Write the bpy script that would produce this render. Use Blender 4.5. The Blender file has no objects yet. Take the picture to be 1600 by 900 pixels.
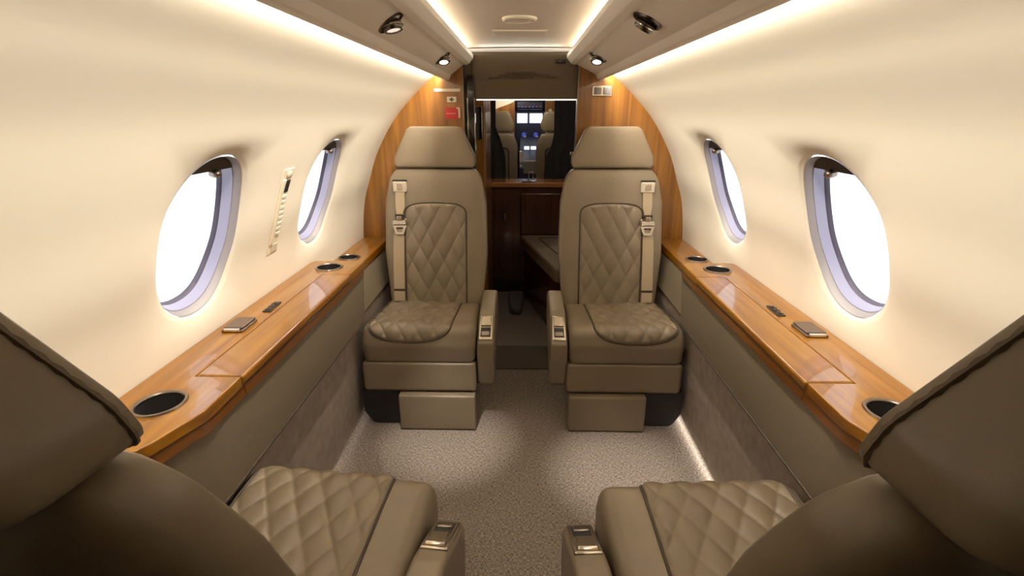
import bpy, bmesh, math, random
from mathutils import Vector, Matrix
random.seed(7)
C = bpy.context.scene.collection
PI = math.pi
# ------------------------------------------------------------------ camera
F_PX = 760.0
PITCH = math.atan(274 / F_PX)
YAW = math.atan(17 / (F_PX / math.cos(PITCH)))
cam_d = bpy.data.cameras.new('camera'); cam = bpy.data.objects.new('camera', cam_d); C.objects.link(cam)
cam_d.sensor_fit = 'HORIZONTAL'; cam_d.sensor_width = 36; cam_d.lens = F_PX * 36 / 1600
cam_d.clip_start = 0.02; cam_d.clip_end = 60
cam.location = (0, 0, 1.19)
cam.rotation_euler = (PI / 2 - PITCH, 0, YAW)
bpy.context.scene.camera = cam
# ------------------------------------------------------------------ view, world, lights
S = bpy.context.scene
S.view_settings.view_transform = 'Standard'; S.view_settings.look = 'None'
S.view_settings.exposure = 0.0; S.view_settings.gamma = 1; S.view_settings.use_curve_mapping = False
W = bpy.data.worlds.new('world'); S.world = W; W.use_nodes = True
bg = W.node_tree.nodes['Background']; bg.inputs[0].default_value = (0.93, 0.96, 1.0, 1); bg.inputs[1].default_value = 1.9
S.cycles.max_bounces = 10; S.cycles.diffuse_bounces = 5; S.cycles.glossy_bounces = 5
S.cycles.transparent_max_bounces = 12; S.cycles.caustics_reflective = False; S.cycles.caustics_refractive = False

def area(name, loc, d, sx, sy, power, col, spread=PI):
    l = bpy.data.lights.new(name, 'AREA'); l.shape = 'RECTANGLE'; l.size = sx; l.size_y = sy
    l.energy = power; l.color = col; l.spread = spread
    o = bpy.data.objects.new(name, l); C.objects.link(o); o.location = loc
    # size_y runs along world Y
    z = -Vector(d).normalized(); y = Vector((0, 1, 0)); x = y.cross(z).normalized(); y = z.cross(x)
    o.rotation_euler = Matrix((x, y, z)).transposed().to_euler(); return o
def point(name, loc, power, col, r=0.05):
    l = bpy.data.lights.new(name, 'POINT'); l.energy = power; l.color = col; l.shadow_soft_size = r
    o = bpy.data.objects.new(name, l); C.objects.link(o); o.location = loc; return o
def spot(name, loc, target, power, col, angle, blend=0.6, r=0.015):
    l = bpy.data.lights.new(name, 'SPOT'); l.energy = power; l.color = col; l.spot_size = angle; l.spot_blend = blend; l.shadow_soft_size = r
    o = bpy.data.objects.new(name, l); C.objects.link(o); o.location = loc
    o.rotation_euler = (Vector(target) - Vector(loc)).to_track_quat('-Z', 'Y').to_euler(); return o
WARM = (1.0, 0.922, 0.805); COVE = (1.0, 0.935, 0.82); SPOT = (1.0, 0.94, 0.88)
P_WASH, P_COVE, P_READ = 19.0, 1.4, 60.0
for s in (-1, 1):
    area('sidewall_wash_led', (s * .347, 1.28, 1.369), (s * .80, 0, -.6), .014, 2.0, P_WASH, WARM)
    area('ceiling_cove_led', (s * .243 - .012, 1.40, 1.428), (-s * .97, 0, .16), .014, 1.76, P_COVE, COVE)
area('front_cove_led', (-.012, 2.29, 1.432), (0, -1, .2), .36, .012, .22, COVE)
for s, x in ((-1, -.277), (1, .245)):
    spot('reading_or_fill_beam', (x * .96, 1.145, 1.305), ((-.28 if s < 0 else .35), (1.56 if s < 0 else 1.40), 0), P_READ, SPOT, math.radians(26), 1.0)
    spot('reading_or_fill_beam', (x * .96, 1.82, 1.315), (x * 1.25, 1.80, 0), P_READ * .005, SPOT, math.radians(60), .8)
for s in (-1, 1):   # added fill spots without fixtures, lighting the near seat cushions
    spot('reading_or_fill_beam', (s * .27, .42, 1.335), (s * .32, .72, 0), P_READ * .05, SPOT, math.radians(70), .8)
area('floor_led', (.655, 1.30, .017), (-.5, 0, -.86), .005, .95, .40, (1, .93, .85))
area('floor_led', (-.652, 1.45, .028), (.5, 0, -.86), .006, .65, .04, (1, .93, .85))
point('vestibule_fill', (.1, 2.75, 1.30), .9, WARM, .04)  # added fill to light the vestibule, no fixture stands here
point('cockpit_fill', (.05, 3.75, 1.36), 2.6, (1, .88, .70), .05)  # added fill around the pilot seats, without a fixture
point('cockpit_front_fill', (-.10, 4.60, 1.36), 2.6, (1, .9, .76), .05)  # second added fill, brightens the cream walls further forward

# ------------------------------------------------------------------ materials
def srgb(r, g, b):
    f = lambda c: (c / 255 / 12.92) if c / 255 <= .04045 else ((c / 255 + .055) / 1.055) ** 2.4
    return (f(r), f(g), f(b), 1)
def mat(name, col, rough=.5, metal=0, coat=0, spec=.5, noise=None, bump=None, emit=None, grain=None, coat_rough=.04):
    m = bpy.data.materials.new(name); m.use_nodes = True; nt = m.node_tree; b = nt.nodes['Principled BSDF']
    b.inputs['Base Color'].default_value = col; b.inputs['Roughness'].default_value = rough
    b.inputs['Metallic'].default_value = metal; b.inputs['Coat Weight'].default_value = coat
    b.inputs['Coat Roughness'].default_value = coat_rough; b.inputs['Specular IOR Level'].default_value = spec
    tc = nt.nodes.new('ShaderNodeTexCoord')
    def mapping(sc):
        mp = nt.nodes.new('ShaderNodeMapping'); mp.inputs['Scale'].default_value = sc
        nt.links.new(tc.outputs['Object'], mp.inputs[0]); return mp
    if noise or grain:
        sc, c2, det = (noise or grain)
        n = nt.nodes.new('ShaderNodeTexNoise'); n.inputs['Scale'].default_value = 1; n.inputs['Detail'].default_value = det
        if grain: n.inputs['Distortion'].default_value = .6
        nt.links.new(mapping(sc if isinstance(sc, tuple) else (sc,) * 3).outputs[0], n.inputs['Vector'])
        r = nt.nodes.new('ShaderNodeValToRGB'); r.color_ramp.elements[0].position = .32; r.color_ramp.elements[1].position = .68
        r.color_ramp.elements[0].color = col; r.color_ramp.elements[1].color = c2
        nt.links.new(n.outputs['Fac'], r.inputs[0]); nt.links.new(r.outputs[0], b.inputs['Base Color'])
    if bump:
        sc, st, dist = bump
        n2 = nt.nodes.new('ShaderNodeTexNoise'); n2.inputs['Scale'].default_value = 1; n2.inputs['Detail'].default_value = 3
        nt.links.new(mapping(sc if isinstance(sc, tuple) else (sc,) * 3).outputs[0], n2.inputs['Vector'])
        bp = nt.nodes.new('ShaderNodeBump'); bp.inputs['Strength'].default_value = st; bp.inputs['Distance'].default_value = dist
        nt.links.new(n2.outputs['Fac'], bp.inputs['Height']); nt.links.new(bp.outputs[0], b.inputs['Normal'])
    if emit:
        b.inputs['Emission Color'].default_value = emit[0]; b.inputs['Emission Strength'].default_value = emit[1]
    return m
def lin(r, g, b): return (r, g, b, 1)
M = {}
M['leather'] = mat('taupe_leather', lin(.208, .160, .102), .40, spec=.5, noise=(6.0, lin(.230, .178, .114), 3), bump=(260, .10, .0015))
M['piping'] = mat('dark_piping', lin(.05, .032, .016), .5)
M['stitch'] = mat('brown_welt_stitching', lin(.17, .125, .08), .6)
M['wall'] = mat('cream_vinyl', lin(.80, .74, .615), .6, spec=.25, bump=((90, 30, 90), .05, .002))
M['ceiling'] = mat('cream_ceiling_leather', lin(.62, .53, .42), .6, spec=.3, bump=(140, .1, .002))
M['valence'] = mat('warm_grey_valence', lin(.80, .73, .63), .5, spec=.35)
M['wood'] = mat('honey_wood_veneer', lin(.18, .061, .002), .3, coat=.65, grain=((46, 2.2, 46), lin(.33, .138, .005), 5))
M['wood_dark'] = mat('honey_wood_veneer_edge', lin(.135, .043, .006), .3, coat=.8, grain=((46, 2.2, 46), lin(.22, .08, .010), 5))
M['wood_v'] = mat('upright_wood_veneer', lin(.15, .054, .006), .3, coat=.7, grain=((36, 36, 1.3), lin(.29, .12, .012), 5))
M['cabinet'] = mat('dark_mahogany', lin(.060, .018, .009), .25, coat=.8, grain=((30, 30, 2), lin(.085, .027, .013), 4))
M['counter'] = mat('red_brown_counter_wood', lin(.38, .145, .04), .2, coat=1, grain=((2, 40, 40), lin(.50, .21, .06), 4))
M['panel_leather'] = mat('side_panel_leather', lin(.205, .168, .115), .5, spec=.4, bump=(220, .12, .002))
M['fabric'] = mat('grey_brown_fabric', lin(.30, .25, .205), .95, spec=.1, noise=((60, 30, 30), lin(.38, .32, .27), 4), bump=(400, .3, .002))
M['header'] = mat('taupe_header_leather', lin(.115, .087, .056), .6, spec=.3)
M['black'] = mat('black_plastic', lin(.012, .011, .011), .5, noise=(20.0, lin(.018, .016, .015), 2))
M['glossblack'] = mat('gloss_dark_brown', lin(.012, .006, .006), .12, coat=.6)
M['metal'] = mat('brushed_nickel', lin(.62, .55, .45), .25, metal=1, bump=((600, 20, 20), .08, .001))
M['dmetal'] = mat('gunmetal', lin(.30, .25, .21), .28, metal=1)
M['gun_shaded'] = mat('shaded_gunmetal', lin(.15, .125, .105), .25, metal=1)  # gunmetal with the shade on the reading lights put into its colour
M['bronze'] = mat('brown_metal_cover', lin(.17, .12, .09), .38, metal=.6)
M['chrome'] = mat('chrome', lin(.8, .78, .74), .1, metal=1)
M['belt'] = mat('beige_belt_webbing', lin(.42, .33, .215), .7, spec=.2, bump=((30, 30, 700), .25, .002))
M['beige'] = mat('beige_plastic', lin(.60, .52, .40), .5)
M['white'] = mat('white_plastic', lin(.75, .66, .54), .5)
M['cream'] = mat('cream_plastic', lin(.78, .70, .54), .45)
M['frame'] = mat('silver_grey_window_ring', lin(.30, .275, .275), .4, spec=.4)
M['lav'] = mat('lavender_window_ring', lin(.31, .305, .42), .35)
M['gasket'] = mat('dark_window_gasket', lin(.07, .06, .09), .5)
M['shade'] = mat('stowed_shade_brown', lin(.035, .026, .02), .5)
M['red'] = mat('red_placard', lin(.42, .022, .022), .45)
M['darkgreen'] = mat('dark_placard_ink', lin(.06, .06, .03), .6)
M['ink'] = mat('dark_brown_ink', lin(.055, .035, .02), .7)
M['pink'] = mat('pale_ink', lin(.75, .42, .38), .6)
M['curtain'] = mat('charcoal_curtain', lin(.022, .019, .017), .85, noise=((40, 4, 3), lin(.03, .026, .023), 3))
M['navy'] = mat('navy_instrument_panel', lin(.015, .017, .05), .4)
M['greyp'] = mat('grey_pedestal', lin(.16, .15, .15), .5)
M['screen'] = mat('lit_display', lin(.02, .02, .03), .3, emit=((.88, .92, 1, 1), 1.6))
M['bluelamp'] = mat('blue_backlight', lin(.02, .03, .1), .3, emit=((.10, .14, .8, 1), .4))
M['lamp'] = mat('lit_lens', lin(.8, .8, .8), .3, emit=((1, .95, .9, 1), 3))
M['lampdim'] = mat('dim_lens', lin(.8, .75, .7), .3, emit=((1, .86, .74, 1), .8))
M['led'] = mat('led_strip', lin(.8, .8, .8), .4, emit=((1, .93, .82, 1), 1.1))
def carpet():
    m = bpy.data.materials.new('woven_taupe_carpet'); m.use_nodes = True; nt = m.node_tree; b = nt.nodes['Principled BSDF']
    b.inputs['Roughness'].default_value = .95; b.inputs['Specular IOR Level'].default_value = .1
    tc = nt.nodes.new('ShaderNodeTexCoord')
    def noise(sc, det=3):
        mp = nt.nodes.new('ShaderNodeMapping'); mp.inputs['Scale'].default_value = sc
        n = nt.nodes.new('ShaderNodeTexNoise'); n.inputs['Scale'].default_value = 1; n.inputs['Detail'].default_value = det
        nt.links.new(tc.outputs['Object'], mp.inputs[0]); nt.links.new(mp.outputs[0], n.inputs[0]); return n
    a = noise((620, 110, 1), 3); c = noise((110, 640, 1), 2)
    mx = nt.nodes.new('ShaderNodeMath'); mx.operation = 'ADD'
    hl = nt.nodes.new('ShaderNodeMath'); hl.operation = 'MULTIPLY'; hl.inputs[1].default_value = .5
    nt.links.new(a.outputs['Fac'], mx.inputs[0]); nt.links.new(c.outputs['Fac'], mx.inputs[1]); nt.links.new(mx.outputs[0], hl.inputs[0])
    r = nt.nodes.new('ShaderNodeValToRGB'); r.color_ramp.elements[0].position = .42; r.color_ramp.elements[1].position = .60
    r.color_ramp.elements[0].color = lin(.10, .08, .065); r.color_ramp.elements[1].color = lin(.46, .385, .32)
    nt.links.new(hl.outputs[0], r.inputs[0]); nt.links.new(r.outputs[0], b.inputs['Base Color'])
    bp = nt.nodes.new('ShaderNodeBump'); bp.inputs['Strength'].default_value = .5; bp.inputs['Distance'].default_value = .003
    nt.links.new(hl.outputs[0], bp.inputs['Height']); nt.links.new(bp.outputs[0], b.inputs['Normal'])
    return m
M['carpet'] = carpet()
M['mat'] = mat('dark_floor_mat', lin(.075, .058, .043), .9, noise=((300, 90, 1), lin(.13, .10, .075), 2), bump=((300, 90, 1), .4, .002))
def glass():
    m = bpy.data.materials.new('window_glass'); m.use_nodes = True; nt = m.node_tree
    for n in list(nt.nodes):
        if n.type != 'OUTPUT_MATERIAL': nt.nodes.remove(n)
    out = [n for n in nt.nodes if n.type == 'OUTPUT_MATERIAL'][0]
    t = nt.nodes.new('ShaderNodeBsdfTransparent'); t.inputs[0].default_value = (.97, .98, 1, 1)
    g = nt.nodes.new('ShaderNodeBsdfGlossy'); g.inputs['Roughness'].default_value = .03
    mx = nt.nodes.new('ShaderNodeMixShader')
    mx.inputs[0].default_value = .05; nt.links.new(t.outputs[0], mx.inputs[1]); nt.links.new(g.outputs[0], mx.inputs[2])
    nt.links.new(mx.outputs[0], out.inputs[0]); return m
M['glass'] = glass()

# ------------------------------------------------------------------ mesh helpers
class MB:
    def __init__(self): self.v = []; self.f = []
    def add(self, vs, fs):
        o = len(self.v); self.v += [tuple(p) for p in vs]; self.f += [tuple(i + o for i in f) for f in fs]; return self
    def box(self, a, b):
        (x0, y0, z0), (x1, y1, z1) = a, b
        return self.add([(x0, y0, z0), (x1, y0, z0), (x1, y1, z0), (x0, y1, z0), (x0, y0, z1), (x1, y0, z1), (x1, y1, z1), (x0, y1, z1)],
                        [(0, 3, 2, 1), (4, 5, 6, 7), (0, 1, 5, 4), (1, 2, 6, 5), (2, 3, 7, 6), (3, 0, 4, 7)])
    def prism(self, outline, fn0, fn1):
        n = len(outline); vs = [fn0(*p) for p in outline] + [fn1(*p) for p in outline]
        return self.add(vs, [tuple(range(n))[::-1], tuple(range(n, 2 * n))] + [(i, (i + 1) % n, n + (i + 1) % n, n + i) for i in range(n)])
    def loft(self, rings, closed=True, cap0=False, cap1=False):
        n = len(rings[0]); vs = [p for r in rings for p in r]; fs = []
        for k in range(len(rings) - 1):
            for i in range(n if closed else n - 1):
                j = (i + 1) % n; fs.append((k * n + i, k * n + j, (k + 1) * n + j, (k + 1) * n + i))
        if cap0: fs.append(tuple(range(n))[::-1])
        if cap1: fs.append(tuple(range((len(rings) - 1) * n, len(rings) * n)))
        return self.add(vs, fs)
    def tube(self, path, r, n=8, closed=False, ripple=0):
        P = [Vector(p) for p in path]; rings = []; N = len(P); up = None
        for i in range(N):
            t = (P[(i + 1) % N] - P[i - 1]) if closed else (P[min(i + 1, N - 1)] - P[max(i - 1, 0)])
            if t.length < 1e-9: t = Vector((0, 0, 1))
            t.normalize()
            if up is None: up = t.orthogonal().normalized()
            up = (up - t * up.dot(t)); up = up.normalized() if up.length > 1e-6 else t.orthogonal().normalized()
            w = t.cross(up); rr = r * (1 + (ripple * math.sin(i * PI / 2) if ripple else 0))
            rings.append([P[i] + (up * math.cos(2 * PI * k / n) + w * math.sin(2 * PI * k / n)) * rr for k in range(n)])
        if closed: rings.append(rings[0])
        return self.loft(rings, True, not closed, not closed)
    def lathe(self, prof, n=32, M4=None, cap0=False, cap1=False):
        rings = []
        for r, h in prof:
            ring = [Vector((r * math.cos(2 * PI * k / n), r * math.sin(2 * PI * k / n), h)) for k in range(n)]
            rings.append([M4 @ p for p in ring] if M4 else ring)
        return self.loft(rings, True, cap0, cap1)
    def grid(self, rows):
        return self.loft(rows, False)
    def build(self, name, m, parent=None, bevel=0, seg=3, smooth=True, angle=40, merge=False):
        me = bpy.data.meshes.new(name); me.from_pydata(self.v, [], self.f); me.validate()
        bm = bmesh.new(); bm.from_mesh(me)
        if merge: bmesh.ops.remove_doubles(bm, verts=bm.verts, dist=1e-5)
        bmesh.ops.recalc_face_normals(bm, faces=bm.faces); bm.to_mesh(me); bm.free()
        o = bpy.data.objects.new(name, me); C.objects.link(o); me.materials.append(m)
        if parent: o.parent = parent
        if smooth:
            for p in me.polygons: p.use_smooth = True
            me.set_sharp_from_angle(angle=math.radians(angle))
        if bevel:
            b = o.modifiers.new('bevel', 'BEVEL'); b.width = bevel; b.segments = seg; b.limit_method = 'ANGLE'; b.angle_limit = math.radians(40)
            b.harden_normals = False
        return o
def box(a, b, name, m, parent=None, bevel=0, **k):
    return MB().box(tuple(min(p) for p in zip(a, b)), tuple(max(p) for p in zip(a, b))).build(name, m, parent, bevel, **k)
def cut(o, cutter):
    md = o.modifiers.new('cut', 'BOOLEAN'); md.object = cutter; md.solver = 'EXACT'; md.operation = 'DIFFERENCE'
    while o.modifiers[0] != md: o.modifiers.move(o.modifiers.find('cut'), 0)
    keep = [m_ for m_ in o.modifiers if m_ != md]
    for m_ in keep: m_.show_viewport = False
    dg = bpy.context.evaluated_depsgraph_get(); dg.update()
    me = bpy.data.meshes.new_from_object(o.evaluated_get(dg))
    o.modifiers.remove(md); o.data = me
    for m_ in keep: m_.show_viewport = True
    bpy.data.objects.remove(cutter)
def tag(o, label=None, cat=None, group=None, kind=None):
    if label: o['label'] = label
    if cat: o['category'] = cat
    if group: o['group'] = group
    if kind: o['kind'] = kind
    return o
def struct(o, label=None): o['kind'] = 'structure'; 
def thing(name, label, cat, loc=(0, 0, 0), rz=0, group=None):
    o = bpy.data.objects.new(name, None); C.objects.link(o); o.location = loc; o.rotation_euler = (0, 0, rz)
    o.empty_display_size = .1
    return tag(o, label, cat, group)
def roundpoly(pts, rad, n=6, closed=True):
    out = []; N = len(pts)
    for i, p in enumerate(pts):
        r = rad[i] if isinstance(rad, (list, tuple)) else rad
        if r <= 0 or (not closed and i in (0, N - 1)): out.append(tuple(p)); continue
        p = Vector(p); a = Vector(pts[i - 1]) - p; b = Vector(pts[(i + 1) % N]) - p
        la, lb = a.length, b.length; a.normalize(); b.normalize()
        ang = a.angle(b); d = min(r / math.tan(ang / 2), la * .49, lb * .49)
        q0, q1 = p + a * d, p + b * d
        for k in range(n + 1):
            t = k / n; out.append(tuple(q0 * (1 - t) ** 2 + p * 2 * t * (1 - t) + q1 * t * t))
    return out
def resample(pts, n, closed=True):
    P = [Vector(p) for p in pts] + ([Vector(pts[0])] if closed else [])
    L = [0]
    for i in range(1, len(P)): L.append(L[-1] + (P[i] - P[i - 1]).length)
    out = []; j = 0
    for k in range(n):
        s = L[-1] * k / (n if closed else n - 1)
        while j < len(L) - 2 and L[j + 1] < s: j += 1
        t = (s - L[j]) / max(L[j + 1] - L[j], 1e-12); out.append(P[j].lerp(P[j + 1], min(max(t, 0), 1)))
    return out
def offset2d(pts, d):
    n = len(pts); out = []; A = sum(pts[i][0] * pts[(i + 1) % n][1] - pts[(i + 1) % n][0] * pts[i][1] for i in range(n))
    sg = 1 if A > 0 else -1
    for i in range(n):
        a = Vector(pts[i]) - Vector(pts[i - 1]); b = Vector(pts[(i + 1) % n]) - Vector(pts[i])
        na = Vector((-a[1], a[0])); nb = Vector((-b[1], b[0]))
        na = na.normalized() if na.length > 1e-9 else nb.normalized(); nb = nb.normalized() if nb.length > 1e-9 else na
        m_ = na + nb; m_ = m_.normalized() if m_.length > 1e-6 else na
        k = max(m_.dot(na), .5); out.append(Vector(pts[i]) + m_ * sg * d / k)
    return out
def sweepx(prof, x0, x1, r, n=5):
    """side profile (y,z) swept along x with rounded side edges"""
    mb = MB(); rings = []; cx = (x0 + x1) / 2; hw = abs(x1 - x0) / 2
    for side in (-1, 1):
        for k in range(n + 1):
            a = PI / 2 * (k / n if side > 0 else 1 - k / n)
            off = offset2d(prof, r * (1 - math.cos(a)))
            x = cx + side * (hw - r + r * math.sin(a))
            rings.append([Vector((x, p[0], p[1])) for p in off])
    return mb.loft(rings, True, True, True)

# ------------------------------------------------------------------ cabin shell
WALL_PTS = [(.775, .50), (.773, .60), (.764, .70), (.747, .80), (.718, .885), (.668, 1.015), (.582, 1.155), (.482, 1.262), (.392, 1.338), (.338, 1.39), (.305, 1.448)]
def catmull(P, per=14):
    out = []; P = [Vector(p) for p in P]
    for i in range(len(P) - 1):
        p0 = P[max(i - 1, 0)]; p1 = P[i]; p2 = P[i + 1]; p3 = P[min(i + 2, len(P) - 1)]
        for k in range(per):
            t = k / per
            out.append(.5 * ((2 * p1) + (p2 - p0) * t + (2 * p0 - 5 * p1 + 4 * p2 - p3) * t * t + (3 * p1 - p0 - 3 * p2 + p3) * t ** 3))
    out.append(P[-1]); return out
WP = catmull(WALL_PTS); WL = [0]
for i in range(1, len(WP)): WL.append(WL[-1] + (WP[i] - WP[i - 1]).length)
SMAX = WL[-1]
def wall_at(s):
    s = min(max(s, 0), SMAX)
    for i in range(len(WL) - 1):
        if WL[i + 1] >= s: break
    t = (s - WL[i]) / (WL[i + 1] - WL[i]); p = WP[i].lerp(WP[i + 1], t)
    a = WP[max(i - 1, 0)]; b = WP[min(i + 2, len(WP) - 1)]; d = (b - a).normalized()
    return p, Vector((-d[1], d[0]))       # point (X,z), inward normal
def s_of_z(z):
    for i in range(len(WP) - 1):
        if WP[i + 1][1] >= z: return WL[i] + (WL[i + 1] - WL[i]) * (z - WP[i][1]) / (WP[i + 1][1] - WP[i][1])
def wx(z): return wall_at(s_of_z(z))[0][0]
WIN_S = (s_of_z(.742) + s_of_z(1.098)) / 2; WIN_B = (s_of_z(1.098) - s_of_z(.742)) / 2; WIN_A = .142
WIN_YS = {-1: [1.05, 1.715], 1: [1.075, 1.745]}
PA, PB = .235, .262      # half sizes of the square wall patch that holds a window
Y0, Y1 = -.75, 2.34
NRING = 96
def sup(k, n=2.25):
    a = 2 * PI * k / NRING; c, s_ = math.cos(a), math.sin(a)
    return (math.copysign(abs(c) ** (2 / n), c), math.copysign(abs(s_) ** (2 / n), s_))
def sq(k):
    q = (k + NRING // 8) % NRING; e = NRING // 4; t = (q % e) / e * 2 - 1; return ((1, t), (-t, 1), (-1, -t), (t, -1))[q // e]
def make_wall(side, name):
    sg = -1 if side < 0 else 1; mb = MB(); WIN_Y = WIN_YS[sg]
    def P(y, s, off=0):
        p, n = wall_at(s); return (sg * (p[0] + n[0] * off), y, p[1] + n[1] * off)
    ys = [Y0]; segs = []
    cur = Y0
    for wy in WIN_Y: segs.append((cur, wy - PA, None)); segs.append((wy - PA, wy + PA, wy)); cur = wy + PA
    segs.append((cur, Y1, None))
    def rect(ya, yb, sa, sb, ny, ns):
        mb.grid([[P(ya + (yb - ya) * i / ny, sa + (sb - sa) * j / ns) for j in range(ns + 1)] for i in range(ny + 1)])
    for ya, yb, wy in segs:
        if wy is None:
            rect(ya, yb, 0, WIN_S - PB, 6, 10); rect(ya, yb, WIN_S - PB, WIN_S + PB, 6, 24); rect(ya, yb, WIN_S + PB, SMAX, 6, 24); continue
        rect(ya, yb, 0, WIN_S - PB, 24, 10); rect(ya, yb, WIN_S + PB, SMAX, 24, 24)
        rows = []
        for t, off in ((0, -.024), (0, -.0145), (.012, -.0130), (.03, -.0122), (.055, -.0112), (.075, -.0094), (.095, -.0088), (.16, -.0072), (.26, -.0050), (.38, -.0030), (.52, -.0014), (.68, -.0005), (.84, 0), (1, 0)):
            row = []
            for k in range(NRING):
                e = sup(k); q = sq(k)
                y = wy + (e[0] * WIN_A) * (1 - t) + q[0] * PA * t; s = WIN_S + (e[1] * WIN_B) * (1 - t) + q[1] * PB * t
                row.append(P(y, s, off))
            rows.append(row)
        mb.loft(rows, True)
    o = mb.build(name, M['wall'], merge=True, angle=60); struct(o); return o
make_wall(-1, 'wall_left'); make_wall(1, 'wall_right')
wn = 0
for sg in (-1, 1):
    for wy in WIN_YS[sg]:
        wn += 1
        pc, nc = wall_at(WIN_S)
        def WPnt(e, sc, depth, sc_b=None):
            y = wy + e[0] * WIN_A * sc; p, n = wall_at(WIN_S + e[1] * WIN_B * (sc_b or sc))
            return Vector((sg * (p[0] - nc[0] * depth), y, p[1] - nc[1] * depth))
        def ringset(spec): return [[WPnt(sup(k), sc, d) for k in range(NRING)] for sc, d in spec]
        fr = MB().loft(ringset([(1.0, .014), (.99, .016), (.968, .031), (.962, .0315)]), True).build('window_%d' % wn, M['frame']); struct(fr)
        MB().loft(ringset([(.962, .0315), (.954, .0315), (.952, .034), (.928, .054)]), True).build('inner_ring', M['lav'], fr)
        MB().loft(ringset([(.928, .054), (.916, .056), (.912, .066)]), True).build('gasket', M['gasket'], fr)
        rows = [[WPnt(sup(k), sc, .062) for k in range(NRING)] for sc in (.916, .6, .3, .02)]
        MB().loft(rows, True, False, True).build('pane', M['glass'], fr)
        # stowed shade: the top slice of the opening, with a pull knob
        mb = MB(); pts = [sup(k) for k in range(NRING)]; pts = [e for e in pts if e[1] > .80]
        pts.sort(key=lambda e: e[0])
        pts = [(pts[0][0], .80)] + pts + [(pts[-1][0], .80)]
        mb.loft([[WPnt(e, .968, .030) for e in pts], [WPnt(e, .955, .048) for e in pts]], True, True, True)
        mb.build('stowed_shade', M['shade'], fr)
        kc = WPnt((.15, .78), .955, .026); mb = MB()
        mb.lathe([(.001, .012), (.006, .011), (.009, .006), (.009, -.004), (.006, -.012)], 16, Matrix.Translation(kc) @ Matrix.Rotation(-sg * PI / 2, 4, 'Y'), True, True)
        mb.build('shade_knob', M['dmetal'], fr)

# floor
o = MB().box((-.70, -.75, -.02), (.70, 2.12, 0)).build('floor', M['carpet'], smooth=False); struct(o)
o = MB().box((-.70, 2.12, -.02), (.70, 2.37, .004)).build('trim_1', M['mat'], smooth=False); struct(o)
o = MB().box((-.80, 2.37, -.02), (.80, 5.7, 0)).build('floor', M['carpet'], smooth=False); struct(o)
# ceiling panel, slightly arched
o = MB().grid([[(x / 10 * .325 - .0, y, 1.448 + .006 * (1 - (x / 10) ** 2)) for x in range(-10, 11)] for y in (Y0, 0, 1, 2.34)]).build('ceiling', M['ceiling']); struct(o)
# valences carrying the reading lights
for sg, dx, nm in ((-1, .010, 'trim_2'), (1, -.018, 'trim_3')):
    prof = roundpoly([(.352, 1.350), (.353, 1.333), (.340, 1.323), (.322, 1.326), (.314, 1.345), (.247, 1.386), (.238, 1.383), (.222, 1.390), (.205, 1.410), (.204, 1.425), (.214, 1.425), (.232, 1.406), (.30, 1.372), (.338, 1.355)],
                     [.004, .008, .010, .006, .004, .004, .006, .012, .006, .003, .003, .01, .01, .004], 5)
    mb = MB(); mb.loft([[(sg * (p[0] + (dx if p[0] < .31 else 0) * (1 if p[0] < .26 else (.31 - p[0]) / .05)), y, p[1]) for p in prof] for y in (Y0, 2.305)], True, True, True)
    o = mb.build(nm, M['valence'], angle=35); struct(o)
# rear wall, behind the photographer
o = box((-.80, Y0 - .02, -.02), (.80, Y0, 1.47), 'wall_back', M['panel_leather'], smooth=False); struct(o)
# lower side walls: fabric below, leather band above
for sg, nmb, nmt in ((-1, 'baseboard_left', 'trim_4'), (1, 'baseboard_right', 'trim_5')):
    fl = lambda y: .075 * min(1, max(0, (.80 - y) / .19)) ** 2
    yy = [Y0, .3, .55] + [.6 + .02 * k for k in range(11)] + [1.695]
    mb = MB(); pr = [(.662, .012), (.66, .03), (.628, .44), (.64, .46), (.80, .46), (.80, -.02), (.70, -.02), (.67, .008)]
    mb.loft([[(sg * (p[0] + (fl(y) * .8 if .4 < p[1] and p[0] < .65 else 0)), y, p[1]) for p in pr] for y in yy + [2.30]], True, True, True)
    o = mb.build(nmb, M['fabric'], angle=30); struct(o)
    mb = MB(); pr = roundpoly([(.583, .632), (.600, .445), (.606, .438), (.625, .438), (.66, .47), (.78, .632)], [.002, .006, .004, .004, .0, .0], 4)
    fl = lambda y: .075 * min(1, max(0, (.80 - y) / .19)) ** 2
    yy = [Y0, .3, .55] + [.6 + .02 * k for k in range(11)] + [1.695]
    mb.loft([[(sg * (p[0] + (fl(y) if p[0] < .65 else 0)), y, p[1]) for p in pr] for y in yy], True, True, True)
    o = mb.build(nmt, M['panel_leather'], angle=30); struct(o)
    MB().tube([(sg * (.601 + fl(y)), y, .441) for y in yy], .004).build('piping', M['piping'], o)
    mb = MB(); pr = roundpoly([(.652, .588), (.620, .45), (.626, .436), (.78, .436), (.78, .588)], [.0, .006, .003, 0, 0], 4)
    mb.loft([[(sg * p[0], y, p[1]) for p in pr] for y in (1.695, 2.30)], True, True, True)
    mb.build('rear_band', M['panel_leather'], o)
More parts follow.
